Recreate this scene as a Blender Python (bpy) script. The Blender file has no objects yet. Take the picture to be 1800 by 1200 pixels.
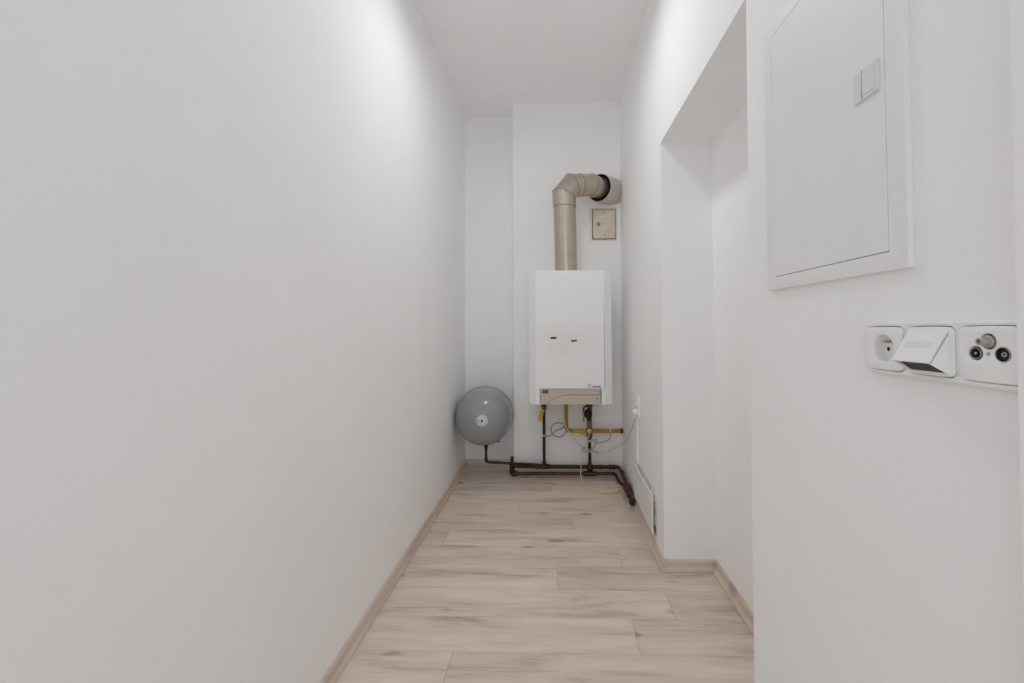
import bpy, bmesh, math, random
from mathutils import Vector, Matrix

random.seed(7)
S = bpy.context.scene
C = S.collection

# ------------------------------------------------------------------ camera
cam_d = bpy.data.cameras.new('camera')
cam = bpy.data.objects.new('camera', cam_d)
C.objects.link(cam)
cam_d.sensor_fit = 'HORIZONTAL'
cam_d.sensor_width = 36.0
cam_d.lens = 36.0 * 750 / 1800
cam_d.shift_x = (900 - 952) / 1800
cam_d.shift_y = (556 - 600) / 1800
cam_d.clip_start = 0.02
R = math.radians
cam.matrix_world = (Matrix.Translation((0, 0, 1.09)) @ Matrix.Rotation(R(1.75), 4, 'Z')
                    @ Matrix.Rotation(R(90 + 0.89), 4, 'X') @ Matrix.Rotation(R(-0.28), 4, 'Z'))
S.camera = cam

# ------------------------------------------------------------------ light
world = bpy.data.worlds.new('world')
S.world = world
world.use_nodes = True
bg = world.node_tree.nodes['Background']
bg.inputs[0].default_value = (0.855, 0.928, 1.0, 1)
bg.inputs[1].default_value = 1.22
S.cycles.max_bounces = 24
S.cycles.diffuse_bounces = 20

LAMP = (-0.10, 1.70, 2.58)
ld = bpy.data.lights.new('lamp_light', 'AREA')
ld.shape = 'DISK'
ld.size = 0.18
ld.energy = 3.5
ld.color = (0.93, 0.965, 1.0)
lo = bpy.data.objects.new('lamp_light', ld)
C.objects.link(lo)
lo.location = (LAMP[0], LAMP[1], LAMP[2] - 0.012)

S.view_settings.view_transform = 'Standard'
S.view_settings.look = 'None'
S.view_settings.gamma = 1.0
S.view_settings.use_curve_mapping = False
S.view_settings.exposure = 0.29


# ------------------------------------------------------------------ materials
def lin(c):
    return tuple(((x / 255 / 12.92) if x <= 10 else (((x / 255 + 0.055) / 1.055) ** 2.4)) for x in c) + (1,)


def mat(name, col, rough=0.5, metal=0.0, noise=0.0, scale=30.0, bump=0.0, bscale=200.0, spec=0.5, coat=0.0):
    m = bpy.data.materials.new(name)
    m.use_nodes = True
    nt = m.node_tree
    b = nt.nodes['Principled BSDF']
    c = lin(col)
    b.inputs['Base Color'].default_value = c
    b.inputs['Roughness'].default_value = rough
    b.inputs['Metallic'].default_value = metal
    b.inputs['Specular IOR Level'].default_value = spec
    b.inputs['Coat Weight'].default_value = coat
    geo = nt.nodes.new('ShaderNodeNewGeometry')
    if noise > 0:
        n = nt.nodes.new('ShaderNodeTexNoise')
        n.inputs['Scale'].default_value = scale
        n.inputs['Detail'].default_value = 5
        nt.links.new(geo.outputs['Position'], n.inputs['Vector'])
        mr = nt.nodes.new('ShaderNodeMapRange')
        mr.inputs[1].default_value = 0.3
        mr.inputs[2].default_value = 0.7
        mr.inputs[3].default_value = 1 - noise
        mr.inputs[4].default_value = 1 + noise
        nt.links.new(n.outputs['Fac'], mr.inputs[0])
        mx = nt.nodes.new('ShaderNodeVectorMath')
        mx.operation = 'SCALE'
        mx.inputs[0].default_value = c[:3]
        nt.links.new(mr.outputs[0], mx.inputs['Scale'])
        nt.links.new(mx.outputs[0], b.inputs['Base Color'])
    if bump > 0:
        n2 = nt.nodes.new('ShaderNodeTexNoise')
        n2.inputs['Scale'].default_value = bscale
        n2.inputs['Detail'].default_value = 3
        nt.links.new(geo.outputs['Position'], n2.inputs['Vector'])
        bp = nt.nodes.new('ShaderNodeBump')
        bp.inputs['Strength'].default_value = bump
        bp.inputs['Distance'].default_value = 0.002
        nt.links.new(n2.outputs['Fac'], bp.inputs['Height'])
        nt.links.new(bp.outputs[0], b.inputs['Normal'])
    return m


def wood_mat(name, c_light, c_mid, c_dark, axis='X', rough=0.5, rand=True):
    m = bpy.data.materials.new(name)
    m.use_nodes = True
    nt = m.node_tree
    N, L = nt.nodes, nt.links
    b = N['Principled BSDF']
    b.inputs['Roughness'].default_value = rough
    b.inputs['Specular IOR Level'].default_value = 0.35
    geo = N.new('ShaderNodeNewGeometry')
    oi = N.new('ShaderNodeObjectInfo')
    off = N.new('ShaderNodeVectorMath')
    off.operation = 'SCALE'
    off.inputs[0].default_value = (37.0, 91.0, 53.0)
    if rand:
        L.new(oi.outputs['Random'], off.inputs['Scale'])
    else:
        off.inputs['Scale'].default_value = 0.3
    add = N.new('ShaderNodeVectorMath')
    L.new(geo.outputs['Position'], add.inputs[0])
    L.new(off.outputs[0], add.inputs[1])
    mp = N.new('ShaderNodeMapping')
    mp.inputs['Scale'].default_value = (1, 6, 6) if axis == 'X' else (6, 1, 6)
    L.new(add.outputs[0], mp.inputs[0])
    # broad streaks
    n1 = N.new('ShaderNodeTexNoise')
    n1.inputs['Scale'].default_value = 2.2
    n1.inputs['Detail'].default_value = 6
    n1.inputs['Roughness'].default_value = 0.6
    n1.inputs['Distortion'].default_value = 0.5
    L.new(mp.outputs[0], n1.inputs['Vector'])
    # fine grain
    mp2 = N.new('ShaderNodeMapping')
    mp2.inputs['Scale'].default_value = (2, 60, 60) if axis == 'X' else (60, 2, 60)
    L.new(add.outputs[0], mp2.inputs[0])
    n2 = N.new('ShaderNodeTexNoise')
    n2.inputs['Scale'].default_value = 2.5
    n2.inputs['Detail'].default_value = 4
    L.new(mp2.outputs[0], n2.inputs['Vector'])
    # knots
    mp3 = N.new('ShaderNodeMapping')
    mp3.inputs['Scale'].default_value = (1.1, 3.0, 1) if axis == 'X' else (3.0, 1.1, 1)
    L.new(add.outputs[0], mp3.inputs[0])
    vo = N.new('ShaderNodeTexVoronoi')
    vo.inputs['Scale'].default_value = 2.4
    L.new(mp3.outputs[0], vo.inputs['Vector'])
    kn = N.new('ShaderNodeMapRange')
    kn.inputs[1].default_value = 0.02
    kn.inputs[2].default_value = 0.14
    kn.inputs[3].default_value = 0.42
    kn.inputs[4].default_value = 0.0
    L.new(vo.outputs['Distance'], kn.inputs[0])
    mixf = N.new('ShaderNodeMath')
    mixf.operation = 'MULTIPLY_ADD'
    mixf.inputs[1].default_value = 0.30
    L.new(n2.outputs['Fac'], mixf.inputs[0])
    L.new(n1.outputs['Fac'], mixf.inputs[2])
    sub = N.new('ShaderNodeMath')
    sub.operation = 'SUBTRACT'
    L.new(mixf.outputs[0], sub.inputs[0])
    L.new(kn.outputs[0], sub.inputs[1])
    cr = N.new('ShaderNodeValToRGB')
    e = cr.color_ramp.elements
    e[0].position = 0.36
    e[0].color = lin(c_dark)
    e[1].position = 0.86
    e[1].color = lin(c_light)
    k = e.new(0.60)
    k.color = lin(c_mid)
    L.new(sub.outputs[0], cr.inputs[0])
    # per plank tone
    tone = N.new('ShaderNodeMapRange')
    tone.inputs[3].default_value = 0.92
    tone.inputs[4].default_value = 1.07
    if rand:
        L.new(oi.outputs['Random'], tone.inputs[0])
    else:
        tone.inputs[0].default_value = 0.5
    sc = N.new('ShaderNodeVectorMath')
    sc.operation = 'SCALE'
    L.new(cr.outputs[0], sc.inputs[0])
    L.new(tone.outputs[0], sc.inputs['Scale'])
    L.new(sc.outputs[0], b.inputs['Base Color'])
    bp = N.new('ShaderNodeBump')
    bp.inputs['Strength'].default_value = 0.15
    bp.inputs['Distance'].default_value = 0.001
    L.new(n2.outputs['Fac'], bp.inputs['Height'])
    L.new(bp.outputs[0], b.inputs['Normal'])
    return m


WALL = mat('white_wall_paint', (247, 247, 247), 0.75, noise=0.012, scale=3.0, bump=0.12, bscale=160, spec=0.3)
CEIL = mat('white_ceiling_paint', (247, 247, 247), 0.85, noise=0.01, scale=3.0, spec=0.2)
PLANK = wood_mat('greyed_oak_laminate', (234, 220, 205), (217, 201, 187), (166, 149, 136), 'X', 0.45)
SKIRT_Y = wood_mat('oak_skirting_lengthways', (222, 206, 191), (208, 191, 177), (176, 158, 145), 'Y', 0.4, False)
SKIRT_X = wood_mat('oak_skirting_crossways', (222, 206, 191), (208, 191, 177), (176, 158, 145), 'X', 0.4, False)
SUBFLOOR = mat('brown_joint_filler', (150, 134, 122), 0.8, noise=0.1)
CAPM = mat('pale_skirting_cap', (205, 197, 188), 0.4, noise=0.02)
ENAMEL = mat('white_boiler_enamel', (238, 238, 237), 0.38, noise=0.006, scale=6, spec=0.5)
ENAMEL_S = mat('white_boiler_enamel_smudged', (240, 240, 239), 0.38, noise=0.006, scale=6, spec=0.5)


def add_smudge(m, centre, size):
    nt = m.node_tree
    N, L = nt.nodes, nt.links
    b = N['Principled BSDF']
    src = b.inputs['Base Color'].links[0].from_socket
    geo = N.new('ShaderNodeNewGeometry')
    mp = N.new('ShaderNodeMapping')
    mp.vector_type = 'TEXTURE'
    mp.inputs['Location'].default_value = centre
    mp.inputs['Scale'].default_value = size
    L.new(geo.outputs['Position'], mp.inputs[0])
    gr = N.new('ShaderNodeTexGradient')
    gr.gradient_type = 'SPHERICAL'
    L.new(mp.outputs[0], gr.inputs[0])
    n = N.new('ShaderNodeTexNoise')
    n.inputs['Scale'].default_value = 12
    L.new(geo.outputs['Position'], n.inputs['Vector'])
    mu = N.new('ShaderNodeMath')
    mu.operation = 'MULTIPLY'
    L.new(gr.outputs['Fac'], mu.inputs[0])
    L.new(n.outputs['Fac'], mu.inputs[1])
    mx = N.new('ShaderNodeMix')
    mx.data_type = 'RGBA'
    L.new(mu.outputs[0], mx.inputs[0])
    L.new(src, mx.inputs[6])
    mx.inputs[7].default_value = lin((222, 217, 211))
    L.new(mx.outputs[2], b.inputs['Base Color'])


add_smudge(ENAMEL_S, (.07, 2.68, .975), (.26, .3, .15))
BEIGE = mat('beige_plastic', (196, 185, 168), 0.5, noise=0.02, scale=40)
BEIGE_D = mat('brown_groove', (118, 106, 88), 0.6, noise=0.03)
DISPLAY = mat('dark_display', (84, 78, 62), 0.3, noise=0.15, scale=400)
BLACK = mat('black_plastic', (14, 14, 14), 0.5, noise=0.1)
DARK = mat('painted_hollow_shade', (10, 9, 8), 0.9, noise=0.1)  # near-black colour standing in for shade inside hollows
GREYMK = mat('grey_print', (96, 96, 94), 0.5, noise=0.1)
GREYLB = mat('grey_badge', (150, 153, 158), 0.4, noise=0.08, scale=500)
FLUE = mat('brushed_flue_metal', (192, 179, 164), 0.28, metal=0.8, noise=0.06, scale=14, bump=0.04, bscale=60)
FLUE_D = mat('flue_seam', (104, 92, 80), 0.5, metal=0.3, noise=0.1)
SLEEVE = mat('plaster_grey_sleeve', (206, 196, 187), 0.6, noise=0.05, scale=20)
BOXM = mat('beige_painted_steel', (218, 203, 187), 0.42, metal=0.15, noise=0.04, scale=25)
BOXF = mat('pale_box_frame', (238, 230, 223), 0.5, noise=0.04, scale=30)
BOXD = mat('brown_shadow_gap', (92, 76, 62), 0.6, noise=0.1)
STEEL = mat('worn_steel', (120, 116, 106), 0.4, metal=0.7, noise=0.15, scale=90)
BRASS = mat('tarnished_brass', (84, 68, 48), 0.45, metal=0.6, noise=0.3, scale=120)
VESSEL = mat('grey_vessel_enamel', (148, 153, 156), 0.19, noise=0.012, scale=10, spec=0.8)
BADGE = mat('silver_badge', (214, 211, 205), 0.45, noise=0.03, scale=80)
COPPER = mat('dark_copper', (66, 42, 33), 0.36, metal=0.55, noise=0.35, scale=40)
COPPER_R = mat('red_brown_copper', (86, 52, 40), 0.4, metal=0.5, noise=0.3, scale=40)
RAG = mat('red_felt_wrap', (92, 56, 50), 0.95, noise=0.3, scale=150, bump=0.6, bscale=300)
YEL = mat('yellow_gas_paint', (172, 128, 14), 0.4, noise=0.08, scale=40)
YEL_B = mat('bright_yellow_plastic', (214, 172, 26), 0.4, noise=0.05, scale=40)
CABLE_W = mat('white_cable', (205, 202, 196), 0.45, noise=0.03)
CABLE_G = mat('grey_cable', (158, 158, 157), 0.5, noise=0.05)
CABLE_C = mat('cream_cable', (214, 196, 160), 0.5, noise=0.05)
PLASTIC = mat('white_switch_plastic', (242, 242, 241), 0.28, noise=0.006, scale=20, spec=0.5)
PLASTIC2 = mat('pale_grey_plastic', (230, 230, 229), 0.35, noise=0.01)
PANELM = mat('white_cabinet_paint', (239, 239, 238), 0.5, noise=0.006, scale=8, spec=0.4)
LATCH = mat('pale_grey_latch', (226, 226, 226), 0.45, noise=0.006)
GAP = mat('door_gap_grey', (120, 120, 118), 0.8, noise=0.05)
BOARD = mat('white_fibreboard', (232, 231, 228), 0.6, noise=0.02, scale=60)
MORTAR = mat('rough_grey_mortar', (222, 220, 216), 0.95, noise=0.12, scale=55, bump=0.4, bscale=90)
NICKEL = mat('nickel', (196, 196, 190), 0.22, metal=0.9, noise=0.05, scale=200)
NICKEL_D = mat('aged_nickel', (178, 177, 168), 0.4, metal=0.4, noise=0.2, scale=300)
DIFF = bpy.data.materials.new('lamp_diffuser')
DIFF.use_nodes = True
_b = DIFF.node_tree.nodes['Principled BSDF']
_b.inputs['Base Color'].default_value = (0.9, 0.9, 0.9, 1)
_b.inputs['Emission Color'].default_value = (1, 0.98, 0.96, 1)
_b.inputs['Emission Strength'].default_value = 4.0

# ------------------------------------------------------------------ helpers
INV = {}


def put(name, me, m=None, parent=None, local=False):
    o = bpy.data.objects.new(name, me)
    C.objects.link(o)
    if m is not None:
        me.materials.clear()
        me.materials.append(m)
    if parent is not None:
        o.parent = parent
        if not local:
            me.transform(INV[parent.name])
        INV[o.name] = INV.get(parent.name, Matrix.Identity(4))
    else:
        INV[o.name] = Matrix.Identity(4)
    return o


def obj(name, bm, m=None, parent=None, local=False, smooth=False):
    bmesh.ops.recalc_face_normals(bm, faces=bm.faces)
    me = bpy.data.meshes.new(name)
    bm.to_mesh(me)
    bm.free()
    if smooth:
        for p in me.polygons:
            p.use_smooth = True
        try:
            me.set_sharp_from_angle(angle=R(40))
        except Exception:
            pass
    return put(name, me, m, parent, local)


def tag(o, label, cat, group=None):
    o['label'] = label
    o['category'] = cat
    if group:
        o['group'] = group
    return o


def thing(name, label, cat, mtx, group=None):
    o = bpy.data.objects.new(name, None)
    C.objects.link(o)
    if not isinstance(mtx, Matrix):
        mtx = Matrix.Translation(mtx)
    o.matrix_world = mtx
    o.empty_display_size = 0.05
    INV[o.name] = mtx.inverted()
    return tag(o, label, cat, group)


def struct(o):
    o['kind'] = 'structure'
    return o


def wall_frame(x, y, z, tilt=0.0):
    """frame on the right wall: u = -Y, v = +Z, w = -X (out of the wall)"""
    m = Matrix(((0, 0, -1, 0), (-1, 0, 0, 0), (0, 1, 0, 0), (0, 0, 0, 1)))
    return Matrix.Translation((x, y, z)) @ m @ Matrix.Rotation(R(tilt), 4, 'Z')


def box(bm, x0, x1, y0, y1, z0, z1, bev=0.0, seg=2):
    g = bmesh.ops.create_cube(bm, size=1.0)
    vs = g['verts']
    for v in vs:
        v.co = Vector((x0 + (v.co.x + .5) * (x1 - x0), y0 + (v.co.y + .5) * (y1 - y0), z0 + (v.co.z + .5) * (z1 - z0)))
    if bev > 0:
        es = list({e for v in vs for e in v.link_edges})
        bmesh.ops.bevel(bm, geom=es, offset=bev, segments=seg, profile=0.6, affect='EDGES')
    return bm


def BX(*a, **k):
    return box(bmesh.new(), *a, **k)


def prism(bm, pts, z0, z1):
    """extrude an XY polygon"""
    lo_ = [bm.verts.new((p[0], p[1], z0)) for p in pts]
    hi = [bm.verts.new((p[0], p[1], z1)) for p in pts]
    n = len(pts)
    bm.faces.new(lo_[::-1])
    bm.faces.new(hi)
    for i in range(n):
        bm.faces.new((lo_[i], lo_[(i + 1) % n], hi[(i + 1) % n], hi[i]))
    return bm


def smooth_path(pts, n=8):
    P = [Vector(p) for p in pts]
    out = []
    for i in range(len(P) - 1):
        p0 = P[max(i - 1, 0)]
        p1, p2 = P[i], P[i + 1]
        p3 = P[min(i + 2, len(P) - 1)]
        for k in range(n):
            t = k / n
            out.append(0.5 * ((2 * p1) + (-p0 + p2) * t + (2 * p0 - 5 * p1 + 4 * p2 - p3) * t * t
                              + (-p0 + 3 * p1 - 3 * p2 + p3) * t ** 3))
    out.append(P[-1])
    return out


def fillet(pts, r, n=6):
    P = [Vector(p) for p in pts]
    out = [P[0]]
    for i in range(1, len(P) - 1):
        a, b, c = P[i - 1], P[i], P[i + 1]
        d1, d2 = (a - b), (c - b)
        rr = min(r, d1.length * .45, d2.length * .45)
        s, e = b + d1.normalized() * rr, b + d2.normalized() * rr
        for k in range(n + 1):
            t = k / n
            out.append((1 - t) ** 2 * s + 2 * t * (1 - t) * b + t * t * e)
    out.append(P[-1])
    return out


def tube(bm, path, r, n=12, cap=True):
    P = [Vector(p) for p in path]
    rs = r if isinstance(r, (list, tuple)) else [r] * len(P)
    t = (P[1] - P[0]).normalized()
    up = Vector((0, 0, 1)) if abs(t.z) < .9 else Vector((1, 0, 0))
    nx = t.cross(up).normalized()
    rings = []
    for i, p in enumerate(P):
        if i == 0:
            tt = P[1] - P[0]
        elif i == len(P) - 1:
            tt = P[-1] - P[-2]
        else:
            tt = (P[i + 1] - P[i]).normalized() + (P[i] - P[i - 1]).normalized()
        tt = tt.normalized()
        nx = (nx - tt * nx.dot(tt)).normalized()
        ny = tt.cross(nx)
        rings.append([bm.verts.new(p + (nx * math.cos(2 * math.pi * k / n) + ny * math.sin(2 * math.pi * k / n)) * rs[i])
                      for k in range(n)])
    for a, b in zip(rings, rings[1:]):
        for k in range(n):
            bm.faces.new((a[k], a[(k + 1) % n], b[(k + 1) % n], b[k]))
    if cap:
        bm.faces.new(rings[0][::-1])
        bm.faces.new(rings[-1])
    return bm


def TB(path, r, n=12, cap=True):
    return tube(bmesh.new(), path, r, n, cap)


def pipe_shell(path, r, wall, n=28):
    """open tube with wall thickness (start open, end open)"""
    bm = bmesh.new()
    tube(bm, path, r, n, False)
    tube(bm, path, r - wall, n, False)
    bm.verts.ensure_lookup_table()
    m = len(path) * n
    for k in range(n):
        k2 = (k + 1) % n
        bm.faces.new((bm.verts[k], bm.verts[k2], bm.verts[m + k2], bm.verts[m + k]))
        a = (len(path) - 1) * n
        bm.faces.new((bm.verts[a + k], bm.verts[a + k2], bm.verts[m + a + k2], bm.verts[m + a + k]))
    return bm


def lathe(bm, prof, axis_m=Matrix.Identity(4), n=40):
    """profile (r, h) spun about local Z, then moved by axis_m"""
    rings = []
    for r, h in prof:
        if r < 1e-6:
            rings.append([bm.verts.new(axis_m @ Vector((0, 0, h)))])
        else:
            rings.append([bm.verts.new(axis_m @ Vector((r * math.cos(2 * math.pi * k / n), r * math.sin(2 * math.pi * k / n), h)))
                          for k in range(n)])
    for a, b in zip(rings, rings[1:]):
        for k in range(n):
            k2 = (k + 1) % n
            if len(a) == 1 and len(b) == 1:
                continue
            if len(a) == 1:
                bm.faces.new((a[0], b[k], b[k2]))
            elif len(b) == 1:
                bm.faces.new((a[k], a[k2], b[0]))
            else:
                bm.faces.new((a[k], a[k2], b[k2], b[k]))
    return bm


def LT(prof, m=Matrix.Identity(4), n=40):
    return lathe(bmesh.new(), prof, m, n)


def rrect(w, h, r, seg=6, cx=0, cy=0, bulge=0.0):
    pts = []
    for sx, sy, a0 in ((1, 1, 0), (-1, 1, 90), (-1, -1, 180), (1, -1, 270)):
        for k in range(seg + 1):
            a = R(a0 + 90 * k / seg)
            pts.append([sx * (w / 2 - r) + r * math.cos(a), sy * (h / 2 - r) + r * math.sin(a)])
    if bulge:
        dense = []
        for i in range(len(pts)):
            a, b = pts[i], pts[(i + 1) % len(pts)]
            m = 6 if math.dist(a, b) > r else 1
            for k in range(m):
                dense.append([a[0] + (b[0] - a[0]) * k / m, a[1] + (b[1] - a[1]) * k / m])
        for p in dense:
            x, y = p
            p[0] = x * (1 + bulge * .3 * (1 - (2 * y / h) ** 2))
            p[1] = y * (1 + bulge * (1 - (2 * x / w) ** 2))
        pts = dense
    return [(p[0] + cx, p[1] + cy) for p in pts]


def circ(r, n=28, cx=0, cy=0):
    return [(cx + r * math.cos(2 * math.pi * k / n), cy + r * math.sin(2 * math.pi * k / n)) for k in range(n)]


def plate(name, outlines, z0, z1, m, parent, bev=0.0, local=True):
    """flat plate with holes in local UV, thickness along W (filled 2D curve turned to mesh)"""
    cu = bpy.data.curves.new(name, 'CURVE')
    cu.dimensions = '2D'
    cu.fill_mode = 'BOTH'
    for ol in outlines:
        sp = cu.splines.new('POLY')
        sp.points.add(len(ol) - 1)
        for i, p in enumerate(ol):
            sp.points[i].co = (p[0], p[1], 0, 1)
        sp.use_cyclic_u = True
    cu.extrude = (z1 - z0) / 2 - bev
    cu.bevel_depth = bev
    cu.bevel_resolution = 2
    cu.offset = -bev
    t = bpy.data.objects.new('temporary', cu)
    C.objects.link(t)
    dg = bpy.context.evaluated_depsgraph_get()
    me = bpy.data.meshes.new_from_object(t.evaluated_get(dg))
    bpy.data.objects.remove(t)
    bpy.data.curves.remove(cu)
    me.transform(Matrix.Translation((0, 0, (z0 + z1) / 2)))
    bm = bmesh.new()
    bm.from_mesh(me)
    bmesh.ops.remove_doubles(bm, verts=bm.verts, dist=1e-6)
    bpy.data.meshes.remove(me)
    return obj(name, bm, m, parent, local=local, smooth=bev > 0)


# ------------------------------------------------------------------ the room
XL, XR, XN = -0.69, 0.478, 0.705          # left wall, right wall, niche back
YF, YC, YB = -1.30, 3.08, 3.28            # front end, chimney breast, back of alcove
XC = -0.298                               # left side of chimney breast
HC = 2.685                                # ceiling
ZL = 1.894                                # lintel
YN0, YN1 = 1.060, 1.915                   # niche

# floor: sub-floor with single planks
bm = BX(XL - .1, XN + .1, YF, YB + .1, -0.06, -0.0012)
box(bm, -2.6, 2.6, YF - 3.0, YF, -0.06, -0.0012)          # unseen hall floor, added to block world light from below
fl = struct(obj('floor', bm, SUBFLOOR))
P0, PW, PL = 1.427, 0.169, 1.29
known = {-1: -0.344, 0: 0.277, 1: -0.85, 2: 0.0065, 3: 0.297, 4: -0.56, 5: 0.094, 6: -0.212, 7: 0.42, 8: -0.025, 9: 0.6, 10: -0.3}
k = -17
while P0 + k * PW < YB:
    ya, yb = P0 + k * PW, P0 + (k + 1) * PW
    j = known.get(k, ((k * 0.413) % PL) - .6)
    xs = [XL - .02]
    x = j - PL * 3
    while x < XN + .02:
        if x > xs[-1] + .04:
            xs.append(x)
        x += PL
    xs.append(XN + .03)
    for xa, xb in zip(xs, xs[1:]):
        g = 0.0005
        bm = BX(xa + g, xb - g, max(ya, YF) + g, min(yb, YB + .02) - g, -0.0115, 0.0, bev=0.0007, seg=1)
        obj('plank', bm, PLANK, fl)
    k += 1

struct(obj('ceiling', BX(XL - .1, XN + .25, YF, YB + .1, HC, HC + .1), CEIL))
struct(obj('wall_left', BX(XL - .1, XL, YF, YB + .1, -0.06, HC), WALL))
bm = prism(bmesh.new(), [(XL - .0, YB), (XC, YB), (XC, YC), (XR + .02, YC), (XR + .02, YB + .1), (XL, YB + .1)], -0.06, HC)
struct(obj('wall_back', bm, WALL))

# right wall with the door niche and its lintel
bm = bmesh.new()
low = [(XR, YB), (XR, YN1), (XN, YN1), (XN, YN0), (XR, YN0), (XR, YF), (XN + .25, YF), (XN + .25, YB)]
lo_ = [bm.verts.new((p[0], p[1], -0.06)) for p in low]
mid = [bm.verts.new((p[0], p[1], ZL)) for p in low]
top = {i: bm.verts.new((low[i][0], low[i][1], HC)) for i in (0, 5, 6, 7)}
for i in range(8):
    if i in (0, 4):
        continue
    j = (i + 1) % 8
    if i in (5, 6, 7):
        bm.faces.new((lo_[i], lo_[j], mid[j], mid[i]))
        bm.faces.new((mid[i], mid[j], top[j], top[i]))
    else:
        bm.faces.new((lo_[i], lo_[j], mid[j], mid[i]))
bm.faces.new((lo_[0], lo_[1], mid[1], mid[0]))
bm.faces.new((lo_[4], lo_[5], mid[5], mid[4]))
bm.faces.new((mid[0], mid[1], mid[4], mid[5], top[5], top[0]))
bm.faces.new((mid[1], mid[2], mid[3], mid[4]))
bm.faces.new(lo_)
bm.faces.new([top[i] for i in (0, 5, 6, 7)])
wr = struct(obj('wall_right', bm, WALL))
# opening in the wall behind the loose board (real recess)
OY0, OY1 = 2.062, 2.52
bm = BX(XR - .02, XR + .10, OY0, OY1, 0.066, 0.258)
box(bm, XR - .02, XR + .020, .599, .643, 1.030, 1.074)      # wall box of the power outlet
cut = obj('cutter', bm, WALL)
md = wr.modifiers.new('recess', 'BOOLEAN')
md.object = cut
md.operation = 'DIFFERENCE'
md.solver = 'EXACT'
dg = bpy.context.evaluated_depsgraph_get()
me = bpy.data.meshes.new_from_object(wr.evaluated_get(dg))
wr.modifiers.clear()
wr.data = me
bpy.data.objects.remove(cut)
# mortar lining the upper part of that opening, painted shade in the hollow below
bm = bmesh.new()
ny, nz = 26, 12
grid = {}
for a in range(ny + 1):
    for b in range(nz + 1):
        y = OY0 - .012 + (OY1 - OY0 + .03) * a / ny
        z = 0.115 + 0.155 * b / nz
        edge = a in (0, ny) or b in (0, nz)
        grid[a, b] = bm.verts.new((XR + (0.001 if edge else random.uniform(-.009, -.002)),
                                   y + random.uniform(-.005, .005), z + random.uniform(-.006, .006)))
for a in range(ny):
    for b in range(nz):
        bm.faces.new((grid[a, b], grid[a + 1, b], grid[a + 1, b + 1], grid[a, b + 1]))
obj('mortar_patch', bm, MORTAR, wr)
bm = BX(XR + .088, XR + .0995, OY0 + .001, OY1 - .001, .067, .257)
obj('hollow_shade_sheet', bm, DARK, wr)  # flat dark sheet paints the shade at the back of the opening
# rough smear of filler above the board
bm = bmesh.new()
row = []
n = 30
for i in range(n + 1):
    y = 2.10 + .46 * i / n
    row.append((bm.verts.new((XR - .0015, y, .262 + random.uniform(-.004, .004))),
                bm.verts.new((XR - .0015, y, .262 + .010 + .012 * (i / n) ** 2 + random.uniform(-.004, .004)))))
for p, q in zip(row, row[1:]):
    bm.faces.new((p[0], q[0], q[1], p[1]))
obj('filler_smear', bm, MORTAR, wr)

# the wall's nearest stretch steps in a little beside the sockets
struct(obj('trim_1', BX(0.460, XR + .001, YF, 0.4405, -0.002, HC, bev=0.002), WALL))

# skirting boards
SK = [(0, 0), (.022, 0), (.0225, .004), (.020, .011), (.0145, .017), (.0115, .024), (.0105, .040), (.008, .0455), (.004, .048), (0, .048)]


def skirting(name, a, b, nrm, m):
    bm = bmesh.new()
    a, b, nrm = Vector(a), Vector(b), Vector(nrm)
    A = [bm.verts.new((a.x + nrm.x * d, a.y + nrm.y * d, z + .0003)) for d, z in SK]
    B = [bm.verts.new((b.x + nrm.x * d, b.y + nrm.y * d, z + .0003)) for d, z in SK]
    q = len(SK)
    for i in range(q):
        bm.faces.new((A[i], A[(i + 1) % q], B[(i + 1) % q], B[i]))
    bm.faces.new(A)
    bm.faces.new(B[::-1])
    return struct(obj(name, bm, m))


skirting('baseboard_left', (XL, YF, 0), (XL, YB, 0), (1, 0, 0), SKIRT_Y)
skirting('baseboard_back', (XL + .022, YB, 0), (XC, YB, 0), (0, -1, 0), SKIRT_X)
skirting('baseboard_chimney', (XC, YC, 0), (XR, YC, 0), (0, -1, 0), SKIRT_X)
b_r = skirting('baseboard_right', (XR, 2.56, 0), (XR, YN1, 0), (-1, 0, 0), SKIRT_Y)
b_n = skirting('baseboard_niche', (XR, YN1, 0), (XN, YN1, 0), (0, -1, 0), SKIRT_X)
skirting('baseboard_niche_back', (XN, YN1 - .022, 0), (XN, YN0, 0), (-1, 0, 0), SKIRT_Y)
# moulded plastic corner pieces where the niche skirting turns


def cap(x, y, s):
    bm = bmesh.new()
    for h0, h1, d in ((.0003, .006, .0245), (.006, .014, .0215), (.014, .022, .0155), (.022, .044, .0128), (.044, .0495, .009)):
        box(bm, x - d if s < 0 else x - .017, x + .017 if s < 0 else x + .001, y - d, y + .0005, h0, h1, bev=.001, seg=1)
    obj('corner_cap', bm, CAPM, b_n)


cap(XR, YN1, -1)
cap(XN - .008, YN1, 1)

# ------------------------------------------------------------------ ceiling lamp (above the frame)
t = thing('ceiling_lamp', 'round white ceiling lamp in the middle of the corridor ceiling', 'lamp', (LAMP[0], LAMP[1], HC))
obj('lamp_housing', LT([(0, 0), (.104, 0), (.107, -.006), (.107, -.106), (.102, -.106), (.1, -.096), (0, -.096)],
                       Matrix.Translation((LAMP[0], LAMP[1], HC))), ENAMEL, t, smooth=True)
obj('lamp_diffuser', LT([(0, -.103), (.098, -.103), (.098, -.098), (0, -.098)], Matrix.Translation((LAMP[0], LAMP[1], HC))), DIFF, t)

# ------------------------------------------------------------------ boiler
BY = 2.68
t = thing('gas_boiler', 'white wall hung gas boiler with beige control strip, on the chimney breast', 'boiler', (0.098, YC, .575))
bx0, bx1, bz0, bz1 = -.166, .361, .578, 1.421
cx0, cx1 = -.118, .313
px0, px1, pz = -.0945, .2895, .683
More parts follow.
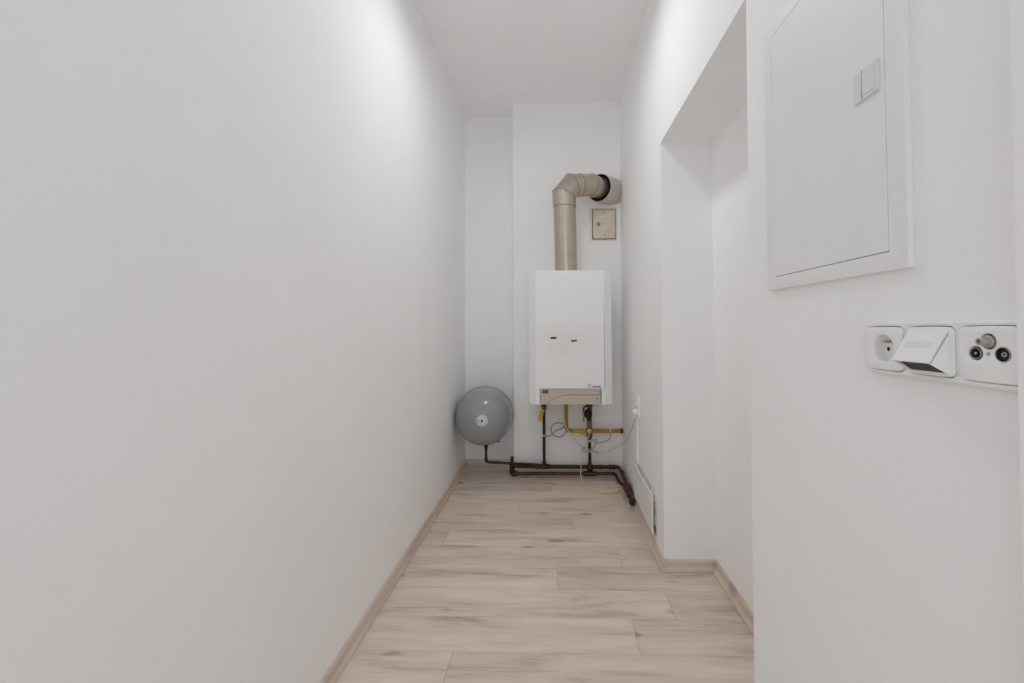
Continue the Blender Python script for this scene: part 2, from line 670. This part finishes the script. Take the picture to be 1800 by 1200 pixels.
# casing: chamfered front with a notch for the control strip
bm = bmesh.new()
outl = [(bx0, YC - .012), (bx0, BY + .036), (cx0, BY), (cx1, BY), (bx1, BY + .036), (bx1, YC - .012)]
prism(bm, outl, pz, bz1)
prism(bm, [(bx0, YC - .012), (bx0, BY + .036), (cx0, BY), (px0, BY), (px0, YC - .012)], bz0, pz)
prism(bm, [(px1, YC - .012), (px1, BY), (cx1, BY), (bx1, BY + .036), (bx1, YC - .012)], bz0, pz)
bmesh.ops.remove_doubles(bm, verts=bm.verts, dist=1e-5)
o = obj('casing', bm, ENAMEL_S, t)
bv = o.modifiers.new('bevel', 'BEVEL')
bv.width = .003
bv.segments = 2
bv.limit_method = 'ANGLE'
bv.angle_limit = R(25)
obj('control_panel', BX(px0 + .0015, px1 - .0035, BY + .005, BY + .25, bz0 + .001, pz - .0025, bev=.002), BEIGE, t)
cp = [o for o in t.children if o.name.startswith('control_panel')][0]
groove = [(px0 + .045, bz0 + .002), (px0 + .075, bz0 + .030), (px0 + .11, bz0 + .049), (px0 + .15, bz0 + .059), (px0 + .20, bz0 + .062), (px1 - .004, bz0 + .062)]
obj('panel_groove', TB(smooth_path([(x, BY + .0045, z) for x, z in groove], 6), .0013, 6), BEIGE_D, cp)
obj('panel_gap', BX(px1 - .0034, px1 - .0003, BY + .003, BY + .02, bz0 + .004, pz - .001), BLACK, cp)
obj('display', BX(px0 + .014, px0 + .052, BY + .0025, BY + .008, pz - .034, pz - .014, bev=.0008, seg=1), DISPLAY, cp)
# warning triangle print
bm = bmesh.new()
tc = Vector((px1 - .028, BY + .0046, pz - .067))
for s, w in ((.0105, 1), (.0065, 0)):
    pass
o3 = [(tc.x + .0105 * math.cos(R(a)), tc.z + .0105 * math.sin(R(a))) for a in (90, 210, 330)]
i3 = [(tc.x + .0062 * math.cos(R(a)), tc.z + .0062 * math.sin(R(a))) for a in (90, 210, 330)]
for i in range(3):
    j = (i + 1) % 3
    q = [bm.verts.new((p[0], y, p[1])) for y in (tc.y, tc.y + .001) for p in (o3[i], o3[j], i3[j], i3[i])]
    bm.faces.new(q[:4])
    bm.faces.new(q[4:][::-1])
    for a in range(4):
        b2 = (a + 1) % 4
        bm.faces.new((q[a], q[b2], q[4 + b2], q[4 + a]))
box(bm, tc.x - .0008, tc.x + .0008, tc.y, tc.y + .001, tc.z - .003, tc.z + .003)
o = obj('warning_triangle', bm, BEIGE_D, cp)
o['kind'] = 'stuff'
# slots, badge and emblem on the front
obj('slot', BX(-.0075 - .019, -.0075 + .0185, BY - .0008, BY + .004, .9895, 1.0025, bev=.0025), BLACK, t)
bm = BX(.102, .140, BY - .0008, BY + .003, .9725, .985, bev=.002)
bmesh.ops.rotate(bm, verts=bm.verts, cent=(.121, BY, .979), matrix=Matrix.Rotation(R(-7), 3, 'Y'))
obj('vent_mark', bm, GREYMK, t)
obj('name_badge', BX(px1 - .056, px1 - .004, BY - .0012, BY + .003, pz + .0035, pz + .0135, bev=.001, seg=1), GREYLB, t)
bm = bmesh.new()
ec = (px1 - .075, pz + .016)
tube(bm, [(ec[0] + .0085 * math.cos(R(a)), BY - .0004, ec[1] + .0095 * math.sin(R(a))) for a in range(30, 331, 20)], .0013, 6)
box(bm, ec[0] + .0035, ec[0] + .0066, BY - .0012, BY + .001, ec[1] - .007, ec[1] + .007)
o = obj('emblem', bm, GREYMK, t)
o['kind'] = 'stuff'

# ------------------------------------------------------------------ flue
t = thing('flue_pipe', 'beige metal flue rising from the boiler and bending into the wall corner', 'flue', (.076, 2.80, bz1))
fr = .0735
A0 = Vector((.078, 2.80, bz1 - .004))
A1 = Vector((.069, 2.80, 1.852))
A2 = Vector((.066, 2.80, 1.905))
K = Vector((.064, 2.80, 1.993))
BEND = Vector((.248, 2.895, 2.026))
d2 = (BEND - K).normalized()
d3 = Vector((.62, .78, .05)).normalized()
RIM = Vector((.314, 2.962, 2.028))
dv = (A2 - A1).normalized()
e0 = K - Vector((0, 0, .062))
e1 = K + d2 * .062
obj('lower_pipe', TB([A0, A1], fr, 36), FLUE, t, smooth=True)
obj('elbow_skirt', TB([A1 - dv * .004, e0], fr + .0025, 36, True), FLUE, t, smooth=True)


def miter_ring(bm, c, nrm, axis, r, n=36):
    """ellipse where the plane (c, nrm) cuts the cylinder with that axis through c"""
    axis = axis.normalized()
    u = axis.cross(Vector((0, 1, 0.001))).normalized()
    v = axis.cross(u)
    vs = []
    for k in range(n):
        p = (u * math.cos(2 * math.pi * k / n) + v * math.sin(2 * math.pi * k / n)) * r
        tt = -p.dot(nrm) / axis.dot(nrm)
        vs.append(c + p + axis * tt)
    return vs


def miter_seg(c0, n0, c1, n1, r, n=36):
    bm = bmesh.new()
    ax = (c1 - c0)
    r0 = [bm.verts.new(p) for p in miter_ring(bm, c0, n0, ax, r, n)]
    r1 = [bm.verts.new(p) for p in miter_ring(bm, c1, n1, ax, r, n)]
    for k in range(n):
        bm.faces.new((r0[k], r0[(k + 1) % n], r1[(k + 1) % n], r1[k]))
    bm.faces.new(r0[::-1])
    bm.faces.new(r1)
    return bm


dmid = (e1 - e0).normalized()
n_lo = (Vector((0, 0, 1)) + dmid).normalized()
n_hi = (dmid + d2).normalized()
er = fr + .002
bpy.data.objects.remove([o for o in t.children if o.name.startswith('elbow_skirt')][0])
obj('elbow_lower', miter_seg(A1 - dv * .004, Vector((0, 0, 1)), e0, n_lo, er), FLUE, t, smooth=True)
obj('elbow_middle', miter_seg(e0, n_lo, e1, n_hi, er), FLUE, t, smooth=True)
e2 = e1 + d2 * .060
obj('elbow_upper', miter_seg(e1, n_hi, e2, d2, er), FLUE, t, smooth=True)
n_b = (d2 + d3).normalized()
obj('upper_pipe', miter_seg(e2 - d2 * .004, d2, BEND, n_b, fr), FLUE, t, smooth=True)
PE = BEND + d3 * ((RIM - BEND).dot(d3) + .020)
obj('wall_pipe', miter_seg(BEND, n_b, PE, d3, fr), FLUE, t, smooth=True)
# seams
for c, nn, ax, rr in ((A1, Vector((0, 0, 1)), dv, er), (e0, n_lo, dmid, er), (e1, n_hi, d2, er), (e2, d2, d2, er),
                      (BEND, n_b, d2, fr), (PE - d3 * .035, d3, d3, fr)):
    ring = miter_ring(None, c, nn, ax, rr + .0004, 40)
    obj('seam', TB(ring + [ring[0]], .0012, 6, False), FLUE_D, t, smooth=True)
o = obj('wall_sleeve', pipe_shell([RIM, RIM + d3 * .04, RIM + d3 * .175], .096, .004, 40), SLEEVE, t, smooth=True)
obj('sleeve_shade_disc', TB([RIM + d3 * .019, RIM + d3 * .023], .0925, 40), DARK, t)  # solid black disc as painted shade between flue and sleeve

# ------------------------------------------------------------------ metal inspection box under the sleeve
t = thing('inspection_box', 'small beige metal box with round lock, right above the boiler under the flue end', 'box', (.3525, YC, 1.80))
obj('back_frame', BX(.2555, .452, YC - .010, YC + .001, 1.682, 1.914, bev=.003), BOXF, t)
ocover = (.278, .439, 1.693, 1.902)
obj('cover_gap', BX(ocover[0] - .004, ocover[1] + .004, YC - .0125, YC - .009, ocover[2] - .004, ocover[3] + .004, bev=.001, seg=1), BOXD, t)
cov = obj('cover_plate', BX(ocover[0], ocover[1], YC - .024, YC - .012, ocover[2], ocover[3], bev=.006, seg=3), BOXM, t, smooth=True)
MY = Matrix.Rotation(R(90), 4, 'X')     # local z -> -Y
obj('lock', LT([(0, .006), (.006, .006), (.0072, .004), (.0135, .004), (.0145, 0), (0, 0)],
               Matrix.Translation((.3175, YC - .0235, 1.797)) @ MY, 24), STEEL, cov, smooth=True)
obj('lock_core', LT([(0, .0075), (.004, .0075), (.0055, .005)], Matrix.Translation((.3175, YC - .0235, 1.797)) @ MY, 16), BOXF, cov)
for x, z in ((.356, 1.880), (.360, 1.719)):
    obj('screw', LT([(0, .0022), (.0032, .0022), (.0048, 0), (0, 0)], Matrix.Translation((x, YC - .0238, z)) @ MY, 12), BOXD, cov)
bm = bmesh.new()
for i, w in enumerate((.010, .006, .012, .007, .011, .009, .008)):
    x0 = .322 + i * .0125
    box(bm, x0, x0 + w, YC - .0246, YC - .0235, 1.848, 1.854)
o = obj('embossed_line', bm, BOXF, cov)
o['kind'] = 'stuff'

# ------------------------------------------------------------------ expansion vessel
VC = Vector((-.487, 2.915, .452))
VM = Matrix.Translation(VC) @ Matrix.Rotation(R(3.5), 4, 'Z') @ Matrix.Rotation(R(90), 4, 'X')  # local z towards the viewer
t = thing('expansion_vessel', 'round grey expansion vessel with silver badge, low in the left alcove', 'vessel', VC)
prof = [(0, .165)]
for i in range(1, 15):
    a = R(90 * i / 14)
    prof.append((.1905 * math.sin(a), .165 * math.cos(a)))
obj('front_shell', LT(prof + [(.192, -.02), (.1945, -.072)], VM, 64), VESSEL, t, smooth=True)
obj('seam_band', LT([(.194, -.066), (.1995, -.069), (.1995, -.084), (.194, -.087)], VM, 64), VESSEL, t, smooth=True)
prof = [(.1945, -.080), (.1945, -.088)]
for i in range(1, 13):
    a = R(90 * i / 12)
    prof.append((.1945 * math.cos(a), -.088 - .19 * math.sin(a)))
obj('back_shell', LT(prof, VM, 64), VESSEL, t, smooth=True)
bd = obj('badge', LT([(0, .1675), (.034, .1655), (.038, .1632), (.038, .1590)], VM @ Matrix.Translation((.004, .008, 0)), 40), BADGE, t, smooth=True)
obj('badge_hole', LT([(0, .1705), (.005, .1705), (.0065, .1668), (0, .166)], VM @ Matrix.Translation((.004, .008, 0)), 16), BLACK, bd)
obj('rivet', LT([(0, .1685), (.003, .1685), (.003, .160)], VM @ Matrix.Translation((-.021, .013, 0)), 10), BLACK, bd)
for a in (-117, -62):
    c = VM @ Vector((.196 * math.cos(R(a)), .196 * math.sin(R(a)), -.045))
    d = (VM.to_3x3() @ Vector((math.cos(R(a)), math.sin(R(a)), 0))).normalized()
    obj('bolt', TB([c - d * .006, c + d * .004, c + d * .006, c + d * .014], [.0045, .0045, .0075, .0075], 8), BLACK, t)
vb = Vector((-.4775, 2.945, .262))
obj('connector', TB([vb + Vector((0, 0, .012)), vb, vb - Vector((0, 0, .008)), vb - Vector((0, 0, .022)), vb - Vector((0, 0, .044))],
                    [.014, .0165, .0165, .013, .008], 14), COPPER, t, smooth=True)
obj('wall_bracket', BX(-.53, -.44, 3.17, YB + .001, .40, .50, bev=.003), STEEL, t)

# ------------------------------------------------------------------ copper pipework
PY = 3.030


def collar(c, d, r, h, m, parent, name='fitting'):
    c, d = Vector(c), Vector(d).normalized()
    return obj(name, TB([c - d * h / 2, c - d * h * .35, c + d * h * .35, c + d * h / 2], [r * .93, r, r, r * .93], 14), m, parent, smooth=True)


t = thing('vessel_pipe', 'thin dark copper pipe from the grey vessel bottom down along the chimney base', 'pipe', (-.4775, 2.945, .13))
obj('pipe_run', TB(fillet([(-.4775, 2.945, .225), (-.4775, 2.945, .134), (-.30, 2.985, .112), (-.20, PY - .012, .099), (-.10, PY - .012, .090)], .022), .0082, 12), COPPER, t, smooth=True)
collar((-.4775, 2.945, .150), (0, 0, 1), .0105, .03, COPPER, t)

t = thing('return_pipe', 'upper dark copper pipe along the chimney base with the left riser to the boiler', 'pipe', (-.08, PY, .075))
obj('pipe_run', TB(fillet([(-.30, PY, .080), (-.24, PY, .078), (.448, PY, .076), (.452, 2.80, .070), (.452, 2.66, .06), (.452, 2.50, .06)], .03), .0125, 14), COPPER, t, smooth=True)
obj('riser', TB([(-.0795, PY, .076), (-.0790, PY, .59)], .0105, 14), COPPER, t, smooth=True)
collar((-.0795, PY, .078), (1, 0, 0), .0165, .075, COPPER, t, 'tee')
collar((-.0795, PY, .100), (0, 0, 1), .0140, .028, COPPER, t, 'tee')
for x in (-.13, .315, .385, .41):
    collar((x, PY, .076), (1, 0, 0), .0155, .022, COPPER, t)
collar((.4515, 2.93, .0735), (0, 1, 0), .0150, .03, COPPER, t)
obj('felt_wrap', TB([(.450, 2.735, .058), (.449, 2.72, .058), (.450, 2.665, .056), (.451, 2.655, .056)], [.020, .026, .025, .019], 12), RAG, t, smooth=True)
collar((.451, 2.61, .052), (0, 1, 0), .0215, .03, RAG, t, 'felt_wrap')
obj('clip', TB([(-.0790, PY, .291), (-.0790, PY, .305)], .0138, 14), CABLE_W, t)
v = obj('valve_body', TB([(-.0792, PY, .475), (-.0792, PY, .487), (-.0792, PY, .492), (-.0792, PY, .515), (-.0792, PY, .522), (-.0792, PY, .56)],
                         [.0135, .0175, .0165, .021, .0185, .016], 8), BRASS, t)
obj('valve_stem', TB([(-.083, PY, .500), (-.086, PY - .038, .500)], .006, 8), STEEL, v)
bm = bmesh.new()
box(bm, -.0125, .0125, -.003, .003, -.082, .004, bev=.002, seg=1)
bmesh.ops.transform(bm, verts=bm.verts, matrix=Matrix.Translation((-.0865, PY - .040, .486)) @ Matrix.Rotation(R(15), 4, 'Y'))
obj('valve_handle', bm, YEL_B, v)

t = thing('supply_pipe', 'lower reddish copper pipe on the floor with the right riser and filter to the boiler', 'pipe', (.242, PY, .03))
obj('pipe_run', TB(fillet([(-.307, PY + .005, .145), (-.307, PY - .01, .024), (-.27, PY - .01, .030), (.418, PY - .01, .034), (.425, 2.86, .030), (.452, 2.80, .030), (.453, 2.53, .035)], .03), .0115, 14), COPPER_R, t, smooth=True)
obj('riser', TB([(.242, PY - .008, .034), (.241, PY - .008, .30)], .0105, 14), COPPER, t, smooth=True)
obj('tee', TB([(.242, PY - .008, .030), (.242, PY - .008, .055), (.242, PY - .008, .070), (.242, PY - .008, .10)], [.0125, .0135, .026, .0145], 14), COPPER, t, smooth=True)
collar((.242, PY - .01, .033), (1, 0, 0), .0165, .085, COPPER_R, t, 'tee')
collar((-.307, PY - .008, .050), (0, 0, 1), .0175, .05, COPPER, t, 'elbow')
collar((-.307, PY - .006, .090), (0, 0, 1), .0165, .03, COPPER, t)
collar((-.287, PY - .01, .030), (1, 0, 0), .0175, .035, COPPER, t, 'elbow')
for x in (-.262, -.21):
    collar((x, PY - .018, .104), (1, 0, 0), .0035, .012, STEEL, t, 'solder_bead')
obj('pipe_clamp', TB(smooth_path([(.410, 2.855, .020), (.425, 2.843, .014), (.448, 2.838, .022), (.462, 2.840, .040), (.470, 2.845, .050)], 4), .006, 8), CABLE_W, t, smooth=True)
collar((.451, 2.555, .030), (0, 1, 0), .0165, .03, BLACK, t, 'end_cap')
# filter valve stack on the right riser
v = obj('valve_body', TB([(.241, PY - .008, .452), (.241, PY - .008, .50), (.241, PY - .008, .502), (.241, PY - .008, .525), (.241, PY - .008, .53), (.241, PY - .008, .57)],
                         [.017, .018, .023, .023, .018, .018], 8), BRASS, t)
obj('filter_bowl', TB([(.234, PY - .024, .483), (.232, PY - .026, .472), (.232, PY - .026, .440), (.238, PY - .02, .412), (.240, PY - .012, .395)],
                      [.015, .027, .0275, .014, .010], 16), BLACK, v, smooth=True)
obj('valve_handle', BX(.1935, .2035, PY - .05, PY - .028, .402, .482, bev=.003), YEL, v)
obj('handle_arm', TB(smooth_path([(.1985, PY - .04, .478), (.200, PY - .04, .497), (.212, PY - .035, .510), (.232, PY - .02, .512)], 5), .0045, 8), BLACK, v, smooth=True)
f = obj('filter_body', TB([(.240, PY - .012, .290), (.240, PY - .012, .300), (.240, PY - .012, .304), (.240, PY - .012, .345), (.240, PY - .012, .350), (.240, PY - .012, .405), (.240, PY - .012, .410), (.240, PY - .012, .456)],
                          [.014, .0185, .0215, .0215, .0185, .0195, .015, .016], 8), STEEL, t)
obj('gauge_cap', LT([(0, .004), (.012, .004), (.014, 0), (.014, -.01)], Matrix.Translation((.2385, PY - .033, .336)) @ MY, 18), PLASTIC2, f)
obj('gauge_centre', LT([(0, .006), (.0045, .006), (.0045, 0)], Matrix.Translation((.2385, PY - .033, .336)) @ MY, 10), BLACK, f)
collar((.241, PY - .008, .283), (0, 0, 1), .0165, .018, COPPER, t, 'nut')
collar((.241, PY - .008, .263), (0, 0, 1), .0135, .016, CABLE_W, t, 'clip')

# ------------------------------------------------------------------ gas pipe
GY = 3.015
t = thing('gas_pipe', 'yellow painted gas pipe dropping from the boiler and turning right into the wall', 'pipe', (.077, GY, .33))
obj('pipe_run', TB(fillet([(.077, GY, .59), (.0765, GY, .333), (XR + .01, GY, .333)], .035, 8), .0138, 16), YEL, t, smooth=True)
collar((.0768, GY, .385), (0, 0, 1), .0155, .03, YEL, t)
collar((.168, GY, .333), (1, 0, 0), .0158, .085, YEL_B, t, 'sleeve')
collar((.462, GY, .333), (1, 0, 0), .0175, .016, BRASS, t, 'wall_flange')
collar((.384, GY, .333), (1, 0, 0), .0146, .016, CABLE_W, t, 'tie')

# ------------------------------------------------------------------ cables
CY_ = 2.985


def cable(name, label, pts, r, m, n=8):
    o = obj(name, TB(smooth_path(pts, n), r, 8), m, smooth=True)
    return tag(o, label, 'cable')


ring = []
for i in range(16):
    a = R(55 + i * 20)
    ring.append((.024 + .053 * math.cos(a), CY_ + .008 - .0008 * i, .346 + .049 * math.sin(a)))
cable('coiled_cable', 'grey cable bent in a loose ring between the left riser and gas pipe',
      [(.066, CY_ + .02, .585), (.066, CY_ + .015, .50), (.064, CY_, .42)] + ring +
      [(.082, GY + .024, .362), (.066, GY + .020, .358), (.040, CY_ + .005, .354), (.0, CY_ - .010, .342), (-.032, CY_ - .012, .310), (-.060, CY_ + .010, .300), (-.0792, PY - .014, .299)], .0042, CABLE_G, 4)
cable('power_cable', 'white boiler power cable sagging from the gas pipe to the wall socket',
      [(.060, CY_ + .01, .59), (.062, CY_, .42), (.078, CY_ - .022, .365), (.120, CY_ - .028, .313), (.165, CY_ - .035, .255), (.200, CY_ - .045, .225), (.240, CY_ - .055, .210),
       (.300, CY_ - .07, .205), (.350, CY_ - .09, .222), (.395, CY_ - .13, .262), (.438, CY_ - .17, .300), (.452, 2.74, .335), (.457, 2.66, .41), (.462, 2.56, .475), (.458, 2.48, .535)], .0044, CABLE_W, 6)
cable('looped_cable', 'thin grey wire with a small loop crossing the right riser',
      [(.268, CY_ + .01, .273), (.285, CY_ - .03, .285), (.272, CY_ - .03, .245), (.246, CY_ - .045, .220), (.205, CY_ - .045, .208), (.180, CY_ - .045, .224), (.200, CY_ - .045, .240), (.232, CY_ - .045, .226), (.262, CY_ - .05, .214), (.295, CY_ - .055, .208)], .0030, CABLE_G, 8)
cable('tied_cable', 'short grey wire hanging from the tie on the yellow gas pipe',
      [(.384, GY - .016, .330), (.378, CY_ - .01, .295), (.345, CY_ - .015, .272), (.300, CY_ - .015, .262), (.268, CY_ - .01, .268), (.250, CY_ - .005, .285), (.222, CY_ - .01, .305), (.17, GY - .018, .326)], .0033, CABLE_G, 8)
cable('sensor_cable', 'thin cream cable hanging from the right riser and curving over the floor',
      [(.236, CY_ - .03, .34), (.224, CY_ - .05, .30), (.205, CY_ - .06, .235), (.180, CY_ - .07, .15), (.170, 2.90, .09), (.176, 2.87, .045), (.21, 2.82, .007), (.27, 2.765, .005),
       (.34, 2.745, .005), (.395, 2.77, .006), (.425, 2.80, .012), (.446, 2.825, .040)], .0034, CABLE_C, 8)

# ------------------------------------------------------------------ wall socket beside the boiler with its cable cover
t = thing('wall_socket', 'small white double socket on the right wall beside the boiler', 'socket', wall_frame(XR, 2.46, .608))
plate('socket_frame', [rrect(.078, .122, .010)], 0, .011, PLASTIC, t, bev=.002)
for v in (.028, -.028):
    f = plate('socket_face', [rrect(.060, .048, .010), circ(.0185, 24, 0, v * 0)], .011, .016, PLASTIC, t, bev=.001)
    f.data.transform(Matrix.Translation((0, v, 0)))
    obj('socket_well', LT([(0, .0115), (.0182, .0115), (.0182, .012), (0, .012)], Matrix.Translation((0, v, 0)), 20), PLASTIC2, f, local=True)
bm = TB([(0.002, -.028, .012), (0.002, -.028, .030), (0.002, -.030, .036)], [.017, .016, .010], 16)
pl = obj('power_plug', bm, PLASTIC, local=False)
pl.matrix_world = wall_frame(XR, 2.46, .608)
tag(pl, 'white power plug in the lower half of the small wall socket', 'plug')
t2 = obj('cable_cover', BX(XR - .007, XR + .001, 2.487, 2.503, .272, .540, bev=.002), WALL)
tag(t2, 'narrow white cable cover running down the wall from the small socket', 'cable cover')

# ------------------------------------------------------------------ loose board
bm = BX(XR - .024, XR - .016, 2.047, 2.492, .091, .272, bev=.001, seg=1)
o = tag(obj('access_board', bm, BOARD), 'white board covering the hole low in the right wall, above the skirting', 'board')

# ------------------------------------------------------------------ distribution cabinet
t = thing('distribution_cabinet', 'white flush cabinet with square latch on the near right wall above the sockets', 'cabinet', wall_frame(XR, .767, 1.443, 0.5))
cw, ch = .373, .566
dw, dh, dcv = .3065, .513, .0010
outer = [(-cw / 2, -ch / 2), (cw / 2, -ch / 2), (cw / 2, ch / 2), (-cw / 2, ch / 2)]
hole = [(-dw / 2 - .001, -dh / 2 - .0012 + dcv), (dw / 2 + .001, -dh / 2 - .0012 + dcv), (dw / 2 + .001, dh / 2 + .001 + dcv), (-dw / 2 - .001, dh / 2 + .001 + dcv)]
plate('cabinet_frame', [outer, hole], 0, .0095, PANELM, t, bev=.0010)
obj('cabinet_back', BX(-dw / 2 - .002, dw / 2 + .002, -dh / 2 - .002, dh / 2 + .002, .0003, .0015), GAP, t, local=True)
dr = obj('cabinet_door', BX(-dw / 2, dw / 2, -dh / 2 + dcv, dh / 2 + dcv, .002, .0095, bev=.0008, seg=2), PANELM, t, local=True)
lu, lv = .767 - .646, 1.4455 - 1.443
lt = obj('latch', BX(lu - .0235, lu + .0235, lv - .0235, lv + .0235, .009, .0130, bev=.0012), LATCH, dr, local=True)
obj('latch_button', BX(lu - .0060, lu + .019, lv - .018, lv + .0195, .0125, .0138, bev=.0010), LATCH, lt, local=True)
obj('latch_groove', BX(lu - .0076, lu - .0064, lv - .0215, lv + .0225, .0123, .01325), GAP, lt, local=True)

# ------------------------------------------------------------------ socket strip
t = thing('socket_strip', 'white three gang outlet strip with power, data and aerial outlets below the cabinet', 'socket', wall_frame(XR, .5475, 1.053, 0.8))
MP = .0735
holes = [rrect(.0692, .0600, .009, 5, i * MP, 0, .035) for i in (-1, 0, 1)]
fr_ = plate('outlet_frame', [rrect(.2260, .0740, .010)] + holes, 0, .0105, PLASTIC, t, bev=.003)
plate('frame_base', [rrect(.214, .070, .006), circ(.0196, 32, -MP, 0)], .0002, .003, GAP, t)
# power outlet
pw = plate('power_outlet', [rrect(.0680, .0588, .0085, 5, 0, 0, .035), circ(.0190, 36)], .003, .0130, PLASTIC, t, bev=.0016)
pw.data.transform(Matrix.Translation((-MP, 0, 0)))
ML = Matrix.Translation((-MP, 0, 0))
obj('outlet_well', LT([(.0192, .0115), (.0188, -.0022), (.0175, -.0030), (0, -.0030)], ML, 36), PLASTIC, pw, local=True, smooth=True)
obj('earth_pin', TB([(-MP, .0095, -.003), (-MP, .0095, .009), (-MP, .0095, .0115)], [.0024, .0024, .0012], 12), NICKEL_D, pw, local=True, smooth=True)
for u in (-.0095, .0095):
    obj('contact_hole', TB([(-MP + u, -.0015, -.0030), (-MP + u, -.0015, -.0024)], .0027, 14), BLACK, pw, local=True)
# data outlet with sloping hood
dt = plate('data_outlet', [rrect(.0680, .0588, .0085, 5, 0, 0, .035)], .003, .0122, PLASTIC, t, bev=.0016)
hw, vt, vb_, wf, vbk = .0275, .0265, -.0140, .0360, -.0270
bm = bmesh.new()
th = .0016


def quad_prism(bm, a, b):
    A = [bm.verts.new(p) for p in a]
    B = [bm.verts.new(p) for p in b]
    n = len(a)
    bm.faces.new(A)
    bm.faces.new(B[::-1])
    for i in range(n):
        j = (i + 1) % n
        bm.faces.new((A[i], A[j], B[j], B[i]))


prof = [(vt, .0118), (vt - .0005, .0132), (vb_ + .0012, wf - .0002), (vb_, wf - .0012), (vb_ + .0004, wf - .0032), (vt - .006, .0118)]
quad_prism(bm, [(-hw, v, w) for v, w in prof], [(hw, v, w) for v, w in prof])
hd = obj('hood', bm, PLASTIC, dt, local=True)
side = [(vt - .001, .0118), (vb_ + .0006, wf - .0008), (vb_, wf - .0014), (vbk, .0118)]
for s in (-1, 1):
    bm = bmesh.new()
    quad_prism(bm, [(s * hw, v, w) for v, w in side], [(s * (hw - th), v, w) for v, w in side])
    obj('hood_side', bm, PLASTIC, dt, local=True)
bm = bmesh.new()
blk = [(vt - .008, .0119), (vb_ + .0035, wf - .0062), (vb_ + .0015, wf - .0062), (vbk + .0015, .0119)]
quad_prism(bm, [(-hw + .0017, v, w) for v, w in blk], [(hw - .0017, v, w) for v, w in blk])
obj('port_and_shade', bm, BLACK, dt, local=True)  # black block: the port together with painted shade under the hood
sl = Vector((0, vb_ - vt, wf - .0132)).normalized()
nr = Vector((0, -sl.z, sl.y))
if nr.z < 0:
    nr = -nr
mid_ = Vector((-.001, vt - .001, .0134)) + sl * .0205
bm = BX(-.0205, .0205, -.0048, .0048, -.0004, .0006, bev=.0004, seg=1)
bmesh.ops.transform(bm, verts=bm.verts, matrix=Matrix(((1, 0, 0, mid_.x), (0, -sl.y, nr.y, mid_.y), (0, -sl.z, nr.z, mid_.z), (0, 0, 0, 1))))
obj('label_window', bm, PLASTIC2, dt, local=True)
# aerial outlet
an = plate('aerial_outlet', [rrect(.0680, .0588, .0085, 5, 0, 0, .035), circ(.0085, 30, 0, .0138), circ(.0078, 30, -.0140, .0005), circ(.0078, 30, .0150, .0005)],
           .003, .0122, PLASTIC, t, bev=.0012)
an.data.transform(Matrix.Translation((MP, 0, 0)))
MA = Matrix.Translation((MP, 0, 0))
obj('connector_well', LT([(0, .0035), (.010, .0035), (.010, .0045), (0, .0045)], MA @ Matrix.Translation((0, .0138, 0)), 30), BLACK, an, local=True)
sc = obj('satellite_connector', LT([(0, .0045), (.0066, .0045), (.0066, .0125), (.0052, .0135), (.0042, .0135), (.0042, .0215), (.0036, .0220), (.0024, .0220), (.0022, .0195), (0, .0195)],
                                   MA @ Matrix.Translation((.0003, .0138, 0)), 24), NICKEL_D, an, local=True, smooth=True)
for u, nm in ((-.0140, 'male_connector'), (.0150, 'female_connector')):
    mm = MA @ Matrix.Translation((u, .0005, 0))
    c = obj(nm, LT([(0, .0036), (.0085, .0036), (.0085, .0046), (0, .0046)], mm, 24), BLACK, an, local=True)
    obj('connector_ring', LT([(.0062, .0040), (.0062, .0122), (.0056, .0122), (.0056, .0040)] if u < 0 else
                             [(.0077, .0040), (.0077, .0124), (.0071, .0124), (.0071, .0040)], mm, 28), NICKEL, c, local=True, smooth=True)
    if u < 0:
        obj('centre_pin', LT([(0, .0122), (.0014, .0118), (.0016, .0040)], mm, 12), NICKEL, c, local=True, smooth=True)
    else:
        obj('core', LT([(0, .0105), (.0056, .0105), (.0056, .0040)], mm, 20), BLACK, c, local=True)
        obj('centre_socket', LT([(.0012, .0108), (.0022, .0112), (.0028, .0104)], mm, 14), NICKEL_D, c, local=True)
obj('screw', LT([(0, .0123), (.0018, .0126), (.0024, .0120)], MA @ Matrix.Translation((.0003, .0005, 0)), 14), NICKEL_D, an, local=True)
